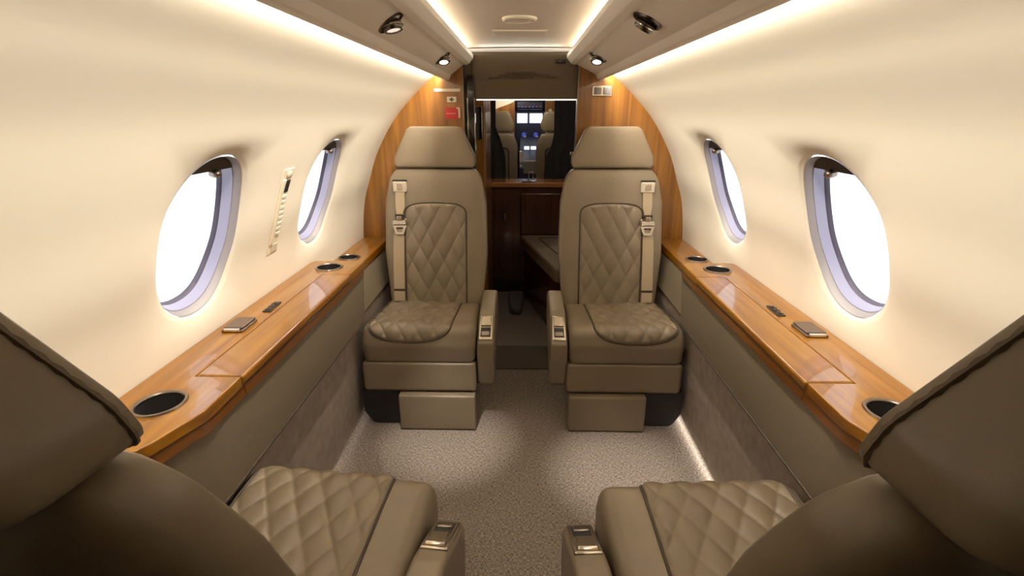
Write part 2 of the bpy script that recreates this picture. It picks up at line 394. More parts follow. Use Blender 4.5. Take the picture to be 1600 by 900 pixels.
# front bulkhead: two veneered panels, header, door post
for sg, xi, nm in ((-1, -.263, 'wall_front_left'), (1, .240, 'wall_front_right')):
    wl = [(sg * (p[0] + .004), p[1]) for p in WP if p[1] < 1.43]
    out = [(xi, .0), (xi, 1.44)] + [(sg * .33, 1.44)] + wl[::-1] + [(sg * .79, .0)]
    mb = MB().prism(out, lambda x, z: (x, 2.30, z), lambda x, z: (x, 2.335, z))
    o = mb.build(nm, M['wood_v'], smooth=False); struct(o)
    e = box((xi - .002 * sg, 2.298, 0), (xi + sg * .004, 2.337, 1.42), 'edge_strip', M['dmetal'], o)
hd = box((-.225, 2.312, 1.247), (.240, 2.345, 1.436), 'wall_header', M['header'], bevel=.004); struct(hd)
mb = MB(); rnd = random.Random(3)
for (z, xa, xb) in ((1.353, -.075, .060), (1.343, -.105, .110), (1.333, -.150, .150)):
    x = xa
    while x < xb:
        w = rnd.choice((.004, .005, .006))
        if rnd.random() < .86:
            mb.box((x, 2.3095, z - .0035), (x + w * .55, 2.3125, z + .0035))
            if rnd.random() < .6: mb.box((x, 2.3095, z + .002), (x + w, 2.3125, z + .0035))
            if rnd.random() < .5: mb.box((x, 2.3095, z - .0035), (x + w, 2.3125, z - .002))
        x += w + .0022
mb.build('lettering', M['ink'], hd, smooth=False)
o = box((-.263, 2.318, 0), (-.225, 2.345, 1.419), 'trim_6', M['header'], bevel=.003); struct(o)
dp = box((-.246, 2.300, 0), (-.214, 2.345, 1.345), 'door_1', M['glossblack'], bevel=.004); struct(dp)
box((-.247, 2.297, .2), (-.2435, 2.301, 1.25), 'edge_trim', M['chrome'], dp)
box((-.2165, 2.297, .2), (-.213, 2.301, 1.25), 'edge_trim', M['chrome'], dp)
ls = box((-.207, 2.318, 1.2415), (.236, 2.338, 1.2465), 'light_strip', M['led']); tag(ls, 'thin white lit strip under the taupe header above the doorway', 'light strip')
# vestibule + cockpit shell
for sg, nm in ((-1, 'wall_vestibule_left'), (1, 'wall_vestibule_right')):
    o = box((sg * .80, 2.34, 0), (sg * .78, 5.7, 1.47), nm, M['wall'], smooth=False); struct(o)
o = box((-.8, 2.346, 1.44), (.8, 5.7, 1.47), 'ceiling', M['valence'], smooth=False); struct(o)
o = box((-.8, 5.68, 0), (.8, 5.70, 1.45), 'wall_nose', M['navy'], smooth=False); struct(o)

# ------------------------------------------------------------------ side tables and shelves
def cup_holder(par, x, y, z, r):
    MB().lathe([(r * .86, .0005), (r * .90, .003), (r * 1.0, .0035), (r * 1.03, .0012), (r * 1.03, -.004), (r * .86, -.004), (r * .86, .0005)], 40, Matrix.Translation((x, y, z))).build('cup_holder_ring', M['dmetal'], par)
    MB().lathe([(r * .865, 0), (r * .85, -.012), (r * .80, -.055), (r * .78, -.058), (.001, -.058)], 40, Matrix.Translation((x, y, z)), False, True).build('cup_holder_well', M['black'], par)
def cyl_cutter(x, y, z0, z1, r):
    return MB().lathe([(r, z0), (r, z1)], 40, Matrix.Translation((x, y, 0)), True, True).build('cutter', M['black'])
for sg in (-1, 1):
    sn = 'left' if sg < 0 else 'right'
    t = thing('side_table', 'glossy honey wood side table with two cup holders along the %s cabin wall' % sn, 'table', (0, 0, 0), 0, 'wooden side tables')
    xw = wx(.68) - .002
    n_ = .575
    top = roundpoly([(n_, 1.695), (n_, .745), (.615, .625), (.70, .60), (xw, .60), (xw, 1.695)], [.014, .07, .06, .02, .0, .03], 8)
    LY0, LY1, LX = .866, 1.535, .672
    outl = []
    # body (under the top): apron following the outline
    body = offset2d(top, .004)
    mb = MB().prism([(p[0], p[1]) for p in body], lambda x, y: (sg * x, y, .628), lambda x, y: (sg * x, y, .660))
    apron = mb.build('apron', M['wood_dark'], t, bevel=.003)
    mb = MB().prism(top, lambda x, y: (sg * x, y, .656), lambda x, y: (sg * x, y, .680))
    tp = mb.build('table_top', M['wood'], t, bevel=.006)
    cut(tp, MB().box((min(sg * .5, sg * LX), LY0, .64), (max(sg * .5, sg * LX), LY1, .70)).build('cutter', M['wood']))
    for cx, cy in ((.672, .765), (.675, 1.615)):
        cut(tp, cyl_cutter(sg * cx, cy, .64, .70, .040)); cut(apron, cyl_cutter(sg * cx, cy, .618, .70, .040))
        cup_holder(t, sg * cx, cy, .680, .045)
    a, b = sg * .572, sg * (LX - .0018)
    box((min(a, b), LY0 + .0018, .6605), (max(a, b), LY1 - .0018, .6808), 'table_leaf', M['wood'], t, bevel=.006, seg=4)
    a, b = sg * .5768, sg * .5795
    box((min(a, b), LY0 + .01, .632), (max(a, b), LY1 - .01, .654), 'leaf_pull_band', M['wood_dark'], t, bevel=.001)
    # latch cover and socket strip lie on the wall side of the table
    lc = thing('latch_cover', 'square brown metal latch cover on the %s side table below the nearer window' % sn, 'latch', (sg * .713, 1.112, .680), 0, 'latch covers on the side tables')
    box((-.027, -.036, 0), (.027, .036, .006), 'base', M['bronze'], lc, bevel=.002)
    box((-.024, -.030, .006), (.024, .036, .012), 'lid', M['bronze'], lc, bevel=.003)
    box((-.020, -.038, .002), (.020, -.0315, .010), 'front_lip', M['chrome'], lc, bevel=.002)
    us = thing('socket_strip', 'small black socket strip with three round jacks on the %s side table' % sn, 'socket', (sg * .694, 1.242, .680), sg * -.05, 'socket strips on the side tables')
    box((-.011, -.036, 0), (.011, .036, .003), 'plate', M['black'], us, bevel=.001)
    for k in (-1, 0, 1):
        MB().lathe([(.0035, .0015), (.0035, .004), (.0065, .004), (.0065, 0)], 16, Matrix.Translation((0, k * .021, .0025))).build('jack', M['dmetal'], us)
    sh = thing('rear_shelf', 'low wooden ledge with one cup holder between the %s side table and front bulkhead' % sn, 'shelf', (0, 0, 0), 0, 'low wooden ledges beside the far seats')
    xw2 = wx(.62) - .002
    so = roundpoly([(.645, 1.696), (.645, 2.298), (xw2, 2.298), (xw2, 1.696)], [.0, 0, 0, 0], 4)
    mb = MB().prism(so, lambda x, y: (sg * x, y, .588), lambda x, y: (sg * x, y, .620)); sp = mb.build('shelf_board', M['wood'], sh, bevel=.004)
    cut(sp, cyl_cutter(sg * .722, 1.945, .56, .64, .038)); cup_holder(sh, sg * .722, 1.945, .620, .043)

# ------------------------------------------------------------------ seats
def superprof(s, p): return max(0, 1 - s ** p) ** (1 / p)
def polar(outline):
    n = len(outline); c = sum((Vector(p) for p in outline), Vector((0, 0))) / n; return c
def pillow(outline, yF, yB, mapf, p=5, pb=2.6, rings=(1, .995, .985, .97, .945, .91, .86, .78, .66, .5, .3, .12)):
    c = polar(outline); rows = []
    for s in rings[::-1]: rows.append([mapf(c[0] + (q[0] - c[0]) * s, -yF * superprof(s, p), c[1] + (q[1] - c[1]) * s) for q in outline])
    for s in rings[1:]: rows.append([mapf(c[0] + (q[0] - c[0]) * s, yB * superprof(s, pb), c[1] + (q[1] - c[1]) * s) for q in outline])
    return MB().loft(rows, True, True, True)
def quilt(a, b, A): return A * (abs(math.sin(PI * a)) * abs(math.sin(PI * b))) ** .30
def make_seat(name, label, loc, rz, m, belt=True, arm_dy=0., recline=.22, arm_z=0., bw=1., hk_=1., arm_dx=0.):
    t = thing(name, label, 'seat', loc, rz, 'facing leather club seats')
    L = M['leather']
    # --- seat cushion
    prof = roundpoly([(.42, .386), (.10, .424), (.018, .428), (-.004, .36), (.008, .283), (.42, .283)], [.02, .05, .075, .06, .016, .02], 10)
    prof = [tuple(v) for v in prof]
    sc = sweepx(prof, -.217, .217, .030, 6).build('seat_cushion', L, t, angle=50)
    top = resample(roundpoly([(.40, .3884), (.10, .424), (.018, .428), (-.004, .36), (.006, .30)], [0, .05, .075, .06, 0], 14, False), 200, False)
    TL = [0]
    for i in range(1, 200): TL.append(TL[-1] + (top[i] - top[i - 1]).length)
    def S(tt):
        i = min(int(tt / TL[-1] * 199), 198); f = tt / TL[-1] * 199 - i; p = top[i].lerp(top[i + 1], f)
        d = (top[min(i + 3, 199)] - top[max(i - 2, 0)]).normalized(); return p, Vector((d[1], -d[0]))
    HW = .158; QX = -.033 * m; T0 = .358; TB = .075
    tend = lambda u: T0 + TB * max(0, 1 - abs(u) ** 2.4) ** (1 / 2.4)
    NU, NV = 84, 110; rows = []
    for i in range(NU + 1):
        u = -1 + 2 * i / NU; u = math.sin(u * PI / 2) * .35 + u * .65; te = tend(u); row = []
        for j in range(NV + 1):
            tt = te * j / NV; p, n = S(tt); x = u * HW + QX
            e = min(1, (1 - abs(u)) / .06, (te - tt) / .012 + .0)
            h = -.002 + (.0035 + quilt(x / .064 + tt / .098, x / .064 - tt / .098, .0085)) * max(0, e) ** .6
            row.append((x, p[0] + n[0] * h, p[1] + n[1] * h))
        rows.append(row)
    MB().grid(rows).build('quilted_inset', L, sc, angle=80)
    path = []
    def bp(u, tt): p, n = S(tt); return (u * HW + QX, p[0] + n[0] * .0005, p[1] + n[1] * .0005)
    path += [bp(-1, T0 * k / 30) for k in range(30)]
    path += [bp(-math.cos(PI * k / 48), tend(math.cos(PI * k / 48))) for k in range(49)]
    path += [bp(1, T0 * (1 - k / 30)) for k in range(1, 31)]
    MB().tube(path, .0032, 8).build('piping', M['piping'], sc)
    # --- skirt under the cushion, base, leg rest
    pr = roundpoly([(.40, .284), (.004, .284), (-.002, .17), (.01, .160), (.40, .160)], [.01, .012, .03, .008, .01], 5)
    sweepx(pr, -.224, .219, .016, 5).build('seat_skirt', L, t, angle=50)
    pr = roundpoly([(.03, .157), (-.022, .155), (-.026, .004), (.03, .004)], [.004, .010, .008, .004], 4)
    x0, x1 = sorted((-.085 * m, .214 * m)); sweepx(pr, x0, x1, .006, 3).build('leg_rest', L, t, angle=50)
    ba = roundpoly([(-.238 * m, .158), (-.238 * m, .055), (-.205 * m, .0), (-.088 * m, .0), (-.088 * m, .158)], [.004, .03, .03, .004, .004], 6)
    MB().prism(ba, lambda x, z: (x, .020, z), lambda x, z: (x, .40, z)).build('base_box', M['black'], t, bevel=.004)
    sweepx(roundpoly([(.06, .157), (.06, .0), (.40, .0), (.40, .157)], .01, 3), *sorted((-.084 * m, .19 * m)), .01, 3).build('base_box', M['black'], t)
    # --- backrest
    bx = .015 * m
    ol = roundpoly([(bx - .200, .345), (bx - .226, .60), (bx - .221, .82), (bx - .200, .925), (bx - .172, .962), (bx + .172, .962), (bx + .200, .925), (bx + .221, .82), (bx + .226, .60), (bx + .200, .345)],
                   [.03, .2, .1, .04, .03, .03, .04, .1, .2, .03], 6)
    ol = [tuple(v) for v in resample(ol, 120)]
    ol = [(bx + (q[0] - bx) * bw * (1 - (.14 * max(0, .86 - q[1]) / .3 if bw < 1 else 0)), q[1]) for q in ol]; YF, YB, PP = .035, .085, 7
    base = lambda z: .358 + recline * (z - .39) + YF
    mapb = lambda x, y, z: Vector((x, base(z) + y, z))
    br = pillow(ol, YF, YB, mapb, PP).build('backrest', L, t, angle=60)
    c = polar(ol); ang = sorted([(math.atan2(q[1] - c[1], q[0] - c[0]), (Vector(q) - c).length) for q in ol])
    def rad(a):
        for i in range(len(ang)):
            if ang[i][0] >= a:
                a0, r0 = ang[i - 1] if i else (ang[-1][0] - 2 * PI, ang[-1][1]); a1, r1 = ang[i]
                return r0 + (r1 - r0) * (a - a0) / max(a1 - a0, 1e-9)
        a0, r0 = ang[-1]; a1, r1 = ang[0][0] + 2 * PI, ang[0][1]; return r0 + (r1 - r0) * (a - a0) / max(a1 - a0, 1e-9)
    def fy(x, z):
        d = Vector((x, z)) - c; s = min(d.length / rad(math.atan2(d[1], d[0])), .999)
        return base(z) - YF * superprof(s, PP)
    QW = .134; ZB = .392
    zt = lambda u: .765 + .058 * max(0, 1 - abs(u) ** 3.2) ** (1 / 3.2)
    NU, NV = 76, 120; rows = []
    for i in range(NU + 1):
        u = -1 + 2 * i / NU; u = math.sin(u * PI / 2) * .35 + u * .65; row = []
        for j in range(NV + 1):
            z = ZB + (zt(u) - ZB) * j / NV; x = bx + u * QW
            e = max(0, min(1, (1 - abs(u)) / .06, (zt(u) - z) / .012))
            h = -.002 + (.0035 + quilt((x - bx) / .070 + z / .128, (x - bx) / .070 - z / .128, .0085)) * e ** .6
            row.append((x, fy(x, z) - h, z))
        rows.append(row)
    MB().grid(rows).build('quilted_inset', L, br, angle=80)
    def bq(u, z): x = bx + u * QW; return (x, fy(x, z) - .0005, z)
    path = [bq(-1, ZB + (.765 - ZB) * k / 20) for k in range(20)] + [bq(-math.cos(PI * k / 60), zt(math.cos(PI * k / 60))) for k in range(61)] + [bq(1, .765 - (.765 - ZB) * k / 20) for k in range(1, 21)]
    MB().tube(path, .0032, 8).build('piping', M['piping'], br)
    # --- headrest: flat front, rounded shell behind, welted seam
    ho = roundpoly([(bx - .174, .968), (bx - .172, 1.010), (bx - .112, 1.134), (bx + .112, 1.134), (bx + .172, 1.010), (bx + .174, .968)], [.018, .03, .034, .034, .03, .018], 8)
    ho = [tuple(v) for v in resample(ho, 160)]
    maph = lambda x, y, z: Vector((x, base(.966) + .62 * recline * hk_ * (z - .966) - .022 + y, z))
    hr = pillow(ho, .016, .105, maph, 5, 6).build('headrest', L, t, angle=60)
    MB().tube([maph(q[0], 0, q[1]) + Vector((0, 0, 0)) for q in [tuple(v) for v in resample(ho, 300)]], .0025, 6, True, .25).build('welt_seam', M['stitch'], hr)
    # --- armrest on the aisle side with metal control cap
    ay = arm_dy
    pr = [(.026, .185), (.008, .30), (.012, .368), (.142, .427), (.175, .438), (.37, .452), (.40, .44), (.41, .32), (.20, .22), (.06, .165)]
    pr = roundpoly([(p[0] + ay, p[1] + (arm_z if p[1] > .3 else 0)) for p in pr], [.02, .04, .02, .03, .02, .02, .02, .04, .05, .02], 5)
    x0, x1 = sorted(((.222 + arm_dx) * m, (.287 + arm_dx) * m)); ar = sweepx(pr, x0, x1, .012, 4).build('armrest', L, t, angle=50)
    p0 = Vector((.014 + ay, .370 + arm_z)); p1 = Vector((.142 + ay, .428 + arm_z)); d = (p1 - p0); n = Vector((-d[1], d[0])).normalized()
    if n[0] > 0: n = -n
    cxm = (x0 + x1) / 2
    def slab(name, mt, a0, a1, hw, h0, h1, par, bev=.003, dx=0):
        mb = MB(); vs = []
        for h in (h0, h1):
            for a, xx in ((a0, -hw), (a0, hw), (a1, hw), (a1, -hw)):
                q = p0 + d * a + n * h; vs.append((cxm + dx + xx, q[0], q[1]))
        mb.add(vs, [(0, 3, 2, 1), (4, 5, 6, 7), (0, 1, 5, 4), (1, 2, 6, 5), (2, 3, 7, 6), (3, 0, 4, 7)])
        return mb.build(name, mt, par, bevel=bev)
    cp = slab('control_cap', M['metal'], .08, .98, .027, -.006, .004, ar, .004)
    slab('recess', M['black'], .18, .52, .019, .002, .0048, cp, .001)
    slab('recline_button', M['metal'], .56, .92, .020, .002, .010, cp, .004)
    slab('lever', M['dmetal'], .20, .36, .016, .003, .009, cp, .003)
    box((min(.16 * m, .235 * m), .10 + ay, .14), (max(.16 * m, .235 * m), .36 + ay, .27), 'arm_bracket', M['black'], t, bevel=.006)
    # --- shoulder belt on the wall side
    if belt:
        X = -.138 * m
        def ribbon(pts, w, th):
            rows = []
            for (x, z, hw, off) in pts:
                y = fy(x, min(z, .955)) - off
                rows.append([(x - hw, y - th, z), (x + hw, y - th, z), (x + hw, y, z), (x - hw, y, z)])
            return MB().loft(rows, True, True, True)
        b1 = ribbon([(X + .003 * m, .875, .020, .008), (X + .002 * m, .84, .020, .008), (X + .002 * m, .805, .020, .009), (X, .785, .014, .010), (X, .772, .014, .010)], 0, .0025)
        sb = b1.build('belt_strap', M['belt'], t, angle=50)
        ribbon([(X - .004 * m, .715, .022, .009), (X - .008 * m, .64, .0235, .0085), (X - .010 * m, .55, .0235, .0085), (X - .010 * m, .45, .0235, .009), (X - .010 * m, .405, .0235, .011)], 0, .0025).build('belt_strap', M['belt'], t, angle=50)
        y = fy(X, .89); gx = X + .003 * m
        g = box((gx - .029, y - .018, .868), (gx + .029, y - .002, .912), 'belt_guide', M['beige'], t, bevel=.004)
        box((gx - .012, y - .0195, .877), (gx + .012, y - .0175, .903), 'guide_inset', M['metal'], g, bevel=.001)
        box((gx - .030, y - .014, .913), (gx + .030, y + .001, .919), 'guide_slot', M['black'], g, bevel=.001)
        box((X - .021, fy(X, .773) - .016, .766), (X + .021, fy(X, .773) - .006, .777), 'belt_keeper', M['piping'], t, bevel=.002)
        xb = X - .009 * m
        box((xb - .0245, fy(xb, .455) - .0135, .447), (xb + .0245, fy(xb, .455) - .006, .458), 'belt_keeper', M['piping'], t, bevel=.002)
        # buckle: tapered frame with an open slot
        yb = fy(X, .73) - .010
        mb = MB(); outer = roundpoly([(-.030, .752), (.030, .752), (.030, .728), (.017, .692), (-.017, .692), (-.030, .728)], .006, 4)
        inner = roundpoly([(-.016, .722), (.016, .722), (.010, .703), (-.010, .703)], .003, 4)
        o_ = resample(outer, 48); c0 = Vector((0, .712))
        def inr(q):   # ray cast onto the inner outline
            dd = (q - c0).normalized(); best = None
            for i in range(len(inner)):
                a = Vector(inner[i]) - c0; b = Vector(inner[(i + 1) % len(inner)]) - c0; e = b - a
                den = dd[0] * e[1] - dd[1] * e[0]
                if abs(den) < 1e-12: continue
                tt = (a[0] * e[1] - a[1] * e[0]) / den; uu = (a[0] * dd[1] - a[1] * dd[0]) / den
                if tt > 0 and -1e-6 <= uu <= 1 + 1e-6: best = tt if best is None else min(best, tt)
            return c0 + dd * (best or .01)
        i_ = [inr(q) for q in o_]
        slope = recline
        def pt(q, h): return (X + q[0], yb - h + slope * (q[1] - .73), q[1])
        mb.loft([[pt(q, -.003) for q in i_], [pt(q, .009) for q in i_], [pt(q, .009) for q in o_], [pt(q, -.003) for q in o_], [pt(q, -.003) for q in i_]], True)
        bk = mb.build('belt_buckle', M['metal'], t, bevel=.0015)
        box((X - .028, yb - .017, .732), (X + .028, yb - .008, .741), 'release_bar', M['metal'], bk, bevel=.003)
        box((X - .010, yb - .008, .75), (X + .010, yb + .002, .770), 'tongue', M['chrome'], bk, bevel=.002)
        x0_, x1_ = sorted((X + .024 * m, X + .034 * m)); box((x0_, yb - .013, .735), (x1_, yb - .002, .762), 'side_hook', M['metal'], bk, bevel=.003)
    return t
make_seat('club_seat', 'taupe quilted leather seat facing the camera at far left beside the left ledge', (-.392, 1.648, 0), 0, 1)
make_seat('club_seat', 'taupe quilted leather seat facing the camera at far right before the dark bench', (.400, 1.648, 0), 0, -1)
make_seat('club_seat', 'near left leather seat seen from behind, quilted cushion pointing away', (-.400, .905, 0), PI - math.radians(5.0), -1, belt=False, bw=.91, hk_=1.25, arm_dx=.003, arm_dy=.062, recline=.415)
make_seat('club_seat', 'near right leather seat seen from behind, quilted cushion pointing away', (.385, .890, 0), PI + math.radians(2.5), 1, belt=False, bw=.91, hk_=1.15, arm_dx=.012, arm_dy=.062, recline=.42)

# ------------------------------------------------------------------ ceiling fittings
def reading_light(x, y, tilt, yaw, lens, label):
    sg = 1 if x > 0 else -1
    nz = Vector((-sg * (.45 if sg > 0 else .6), 0, -.87 if sg > 0 else -.8)).normalized()      # panel's downward normal, leaning to the aisle
    t = thing('reading_light', label, 'reading light', (x, y, 1.3695), 0, 'swivel reading lights in the ceiling valences')
    R = Vector((0, 0, 1)).rotation_difference(nz).to_matrix().to_4x4()
    MB().lathe([(.022, -.004), (.0235, .002), (.027, .0035), (.032, .0025), (.0335, -.003)], 32, R).build('bezel', M['gun_shaded'], t)
    MB().lathe([(.0235, -.002), (.012, -.006), (.001, -.006)], 24, R, False, True).build('socket_cup', M['black'], t)
    d = Vector(yaw).normalized(); R2 = Matrix.Translation(nz * .003) @ Vector((0, 0, 1)).rotation_difference(d).to_matrix().to_4x4()
    h = MB().lathe([(.001, -.010), (.014, -.008), (.020, -.003), (.0222, .004), (.0215, .011), (.0195, .015), (.0155, .015), (.0152, .012)], 28, R2, True).build('swivel_housing', M['gun_shaded'], t)
    MB().lathe([(.0155, .0125), (.001, .0135)], 24, R2, False, True).build('lens', lens, h)
    MB().lathe([(.0218, .0035), (.0236, .0045), (.0236, .0065), (.0218, .0075)], 28, R2).build('grip_ring', M['chrome'], h)
reading_light(-.280, 1.15, 0, (.25, -.10, -1), M['lampdim'], 'dark metal swivel reading light on the left ceiling valence above the nearer window')
reading_light(-.280, 1.86, 0, (.15, -.45, -1), M['lamp'], 'small bright reading light on the left ceiling valence beside the wood bulkhead')
reading_light(.258, 1.15, 0, (-.5, .35, -1), M['lampdim'], 'dark metal swivel reading light on the right ceiling valence above the nearer window')
reading_light(.258, 1.86, 0, (-.15, -.45, -1), M['lamp'], 'small bright reading light on the right ceiling valence beside the wood bulkhead')
sp = thing('ceiling_speaker', 'small round cream speaker grille in the middle of the ceiling', 'speaker', (-.012, 1.63, 1.453))
MB().lathe([(.052, .001), (.052, -.004), (.046, -.007), (.043, -.004)], 40).build('rim', M['cream'], sp)
MB().lathe([(.044, -.004), (.030, -.0075), (.001, -.009)], 40, None, False, True).build('grille', M['ceiling'], sp)
ap = thing('oxygen_hatch', 'flat rectangular hatch cover in the ceiling behind the round speaker', 'hatch', (-.013, 1.90, 1.453))
box((-.090, -.062, -.005), (.090, .062, .002), 'cover', M['ceiling'], ap, bevel=.002)
MB().tube([(-.093, -.065, -.002), (.093, -.065, -.002), (.093, .065, -.002), (-.093, .065, -.002)], .0018, 6, True).build('seal', M['cream'], ap)
cl = thing('ceiling_clip', 'small dark double clip at the top right of the taupe header', 'clip', (.160, 2.312, 1.398))
for x in (-.012, .012):
    MB().box((x - .010, -.016, -.007), (x + .010, .002, .007)).build('jaw', M['black'], cl, bevel=.003)
box((-.024, -.006, -.003), (.024, .0, .003), 'bar', M['dmetal'], cl, bevel=.001)

# ------------------------------------------------------------------ wall fittings
# oxygen-vent strip on the left wall, following the wall's curve
va = thing('wall_control_strip', 'narrow cream slotted strip with small dark display between the left windows', 'control strip', (0, 0, 0))
s0, s1 = s_of_z(.795), s_of_z(1.043)
def VP(y, s, off): p, n = wall_at(s); return (-(p[0] + n[0] * off), y, p[1] + n[1] * off)
YV = 1.385
def strip(ya, yb, sa, sb, oa, ob, name, mt, par, bev=.002, n=12):
    rows = []
    for k in range(n + 1):
        s = sa + (sb - sa) * k / n; rows.append([VP(ya, s, oa), VP(yb, s, oa), VP(yb, s, ob), VP(ya, s, ob)])
    return MB().loft(rows, True, True, True).build(name, mt, par, bevel=bev)
SL = s1 - s0
bp_ = strip(YV - .030, YV + .032, s0, s1, -.002, .002, 'back_plate', M['cream'], va)
strip(YV - .022, YV - .004, s0 + .12 * SL, s0 + .88 * SL, .001, .006, 'slide_cover', M['cream'], va)
strip(YV + .002, YV + .026, s0 + .72 * SL, s0 + .86 * SL, .001, .0045, 'display', M['black'], va, .001, 3)
for k in range(8):
    a = s0 + (.22 + .062 * k) * SL; strip(YV + .001, YV + .024, a, a + .034 * SL, .001, .0055, 'rib', M['cream'], va, .0015, 2)
strip(YV - .010, YV + .028, s0 + .02 * SL, s0 + .11 * SL, .001, .0035, 'end_plate', M['beige'], va, .001, 3)
p, n = wall_at(s0 + .93 * SL); q = Vector((-n[0], 0, n[1]))
MB().lathe([(.011, -.003), (.011, .002), (.008, .004), (.001, .004)], 24, Matrix.Translation(VP(YV + .006, s0 + .93 * SL, .004)) @ Vector((0, 0, 1)).rotation_difference(q).to_matrix().to_4x4(), False, True).build('round_button', M['beige'], va)
def fy_sign(x0, x1, z0, z1, d, name, m_, par, bev=.001): return box((x0, 2.300 - d, z0), (x1, 2.3005, z1), name, m_, par, bevel=bev)
o = fy_sign(-.391, -.276, 1.2765, 1.289, .004, 'sign_bar', M['white'], None); tag(o, 'long narrow pale strip sign on the left wood bulkhead above the cross sign', 'sign')
fa = fy_sign(-.336, -.294, 1.233, 1.2565, .003, 'first_aid_sign', M['white'], None); tag(fa, 'small white sign with a dark cross on the left wood bulkhead', 'sign')
mb = MB(); mb.box((-.3185, 2.2962, 1.2365), (-.3120, 2.2975, 1.253)); mb.box((-.3250, 2.2962, 1.2415), (-.3055, 2.2975, 1.248)); mb.build('cross', M['darkgreen'], fa, smooth=False)
rd = fy_sign(-.347, -.288, 1.163, 1.210, .003, 'red_placard', M['red'], None); tag(rd, 'red square placard with pale writing on the left wood bulkhead', 'placard')
mb = MB(); rnd = random.Random(5); x = -.340
while x < -.301:
    z = 1.186 + rnd.uniform(-.001, .001)
    mb.box((x, 2.2963, z - .0028), (x + .0016, 2.2972, z + .0028)); mb.box((x, 2.2963, z + .001), (x + .0034, 2.2972, z + .0026)) if rnd.random() < .6 else mb.box((x, 2.2963, z - .0026), (x + .0034, 2.2972, z - .001))
    x += .0052
mb.build('lettering', M['pink'], rd, smooth=False)
hk = thing('wall_hook', 'small pale angled bracket at the right edge of the red placard', 'bracket', (-.283, 2.300, 1.189))
box((-.004, -.012, -.022), (.004, 0, .020), 'upright', M['white'], hk, bevel=.0015)
box((-.012, -.012, .017), (.002, 0, .023), 'top_tab', M['white'], hk, bevel=.0015)
sw = thing('switch_panel', 'metal framed panel with two grey square switches on the right wood bulkhead', 'switch', (.3455, 2.300, 1.279))
box((-.043, -.006, -.021), (.043, 0, .021), 'frame', M['metal'], sw, bevel=.002)
for x in (-.020, .020): box((x - .0165, -.009, -.0145), (x + .0165, -.005, .0145), 'switch', M['greyp'], sw, bevel=.002)

# ------------------------------------------------------------------ vestibule: bench, divider, curtains
bn = thing('corner_bench', 'low taupe leather bench on dark wood base behind the far right seat', 'bench', (0, 0, 0))
def poly_solid(pts, z0, z1, name, mt, par, bev, seg=4): return MB().prism(pts, lambda x, y: (x, y, z0), lambda x, y: (x, y, z1)).build(name, mt, par, bevel=bev, seg=seg)
cu = poly_solid(roundpoly([(-.015, 3.17), (.175, 2.42), (.74, 2.42), (.74, 3.17)], [.02, .03, .02, .02]), .345, .425, 'seat_cushion', M['leather'], bn, .022)
NX, NY = 50, 60; rows = []
for i in range(NX + 1):
    row = []
    for j in range(NY + 1):
        u, v = i / NX, j / NY; y = 2.55 + .53 * v; xl = .175 - (y - 2.42) / .75 * .19 + .10; x = xl + u * (.66 - xl)
        e = max(0, min(1, u / .08, (1 - u) / .08, v / .08, (1 - v) / .08)); row.append((x, y, .423 + (.003 + quilt(x / .075 + y / .12, x / .075 - y / .12, .007)) * e ** .6))
    rows.append(row)
MB().grid(rows).build('quilted_inset', M['leather'], cu, angle=80)
bd = [rows[0][j] for j in range(NY + 1)] + [rows[i][NY] for i in range(NX + 1)]
MB().tube([(p[0], p[1], .4255) for p in bd], .004, 6).build('piping', M['piping'], cu)
poly_solid(roundpoly([(.015, 3.15), (.205, 2.44), (.73, 2.44), (.73, 3.15)], .01), 0, .343, 'base', M['cabinet'], bn, .004)
poly_solid(roundpoly([(-.09, 3.12), (-.07, 2.82), (.0, 2.79), (.02, 3.12)], .035), 0, .05, 'foot_fairing', M['greyp'], bn, .02)
box((-.01, 3.172, .42), (.74, 3.198, .70), 'back_pad', M['cabinet'], bn, bevel=.01)
dv = thing('divider_cabinet', 'dark mahogany divider with a glossy red-brown counter between the two far seats', 'cabinet', (0, 0, 0))
box((-.76, 3.205, .085), (.76, 3.36, .733), 'body', M['cabinet'], dv, bevel=.003)
box((-.76, 3.225, 0), (.76, 3.35, .085), 'plinth', M['black'], dv)
box((-.77, 3.180, .734), (.77, 3.38, .766), 'counter', M['counter'], dv, bevel=.006)
box((-.30, 3.198, .10), (-.06, 3.206, .72), 'door', M['cabinet'], dv, bevel=.003)
hnd = box((-.122, 3.186, .51), (-.108, 3.20, .56), 'door_latch', M['dmetal'], dv, bevel=.003)
cl = thing('counter_latch', 'small chrome latch on the red-brown counter in the doorway', 'latch', (.050, 3.215, .766))
box((-.055, -.03, 0), (.015, .03, .008), 'plate', M['black'], cl, bevel=.002)
box((.005, -.035, 0), (.04, .02, .012), 'catch', M['chrome'], cl, bevel=.003)
MB().tube([(-.010, .02, .006), (-.010, .02, .06), (.018, .02, .06), (.018, .02, .006)], .004, 8).build('loop', M['chrome'], cl)
wc = thing('wood_cabinet', 'tall glossy wood cabinet just inside the left edge of the doorway', 'cabinet', (0, 0, 0))
box((-.60, 2.60, 0), (-.195, 3.10, 1.40), 'body', M['wood_v'], wc, bevel=.004)
box((-.255, 2.590, 1.06), (-.205, 2.60, 1.22), 'mirror', M['chrome'], wc, bevel=.002)
box((-.198, 2.64, .10), (-.192, 3.06, 1.32), 'side_door', M['wood_v'], wc, bevel=.002)
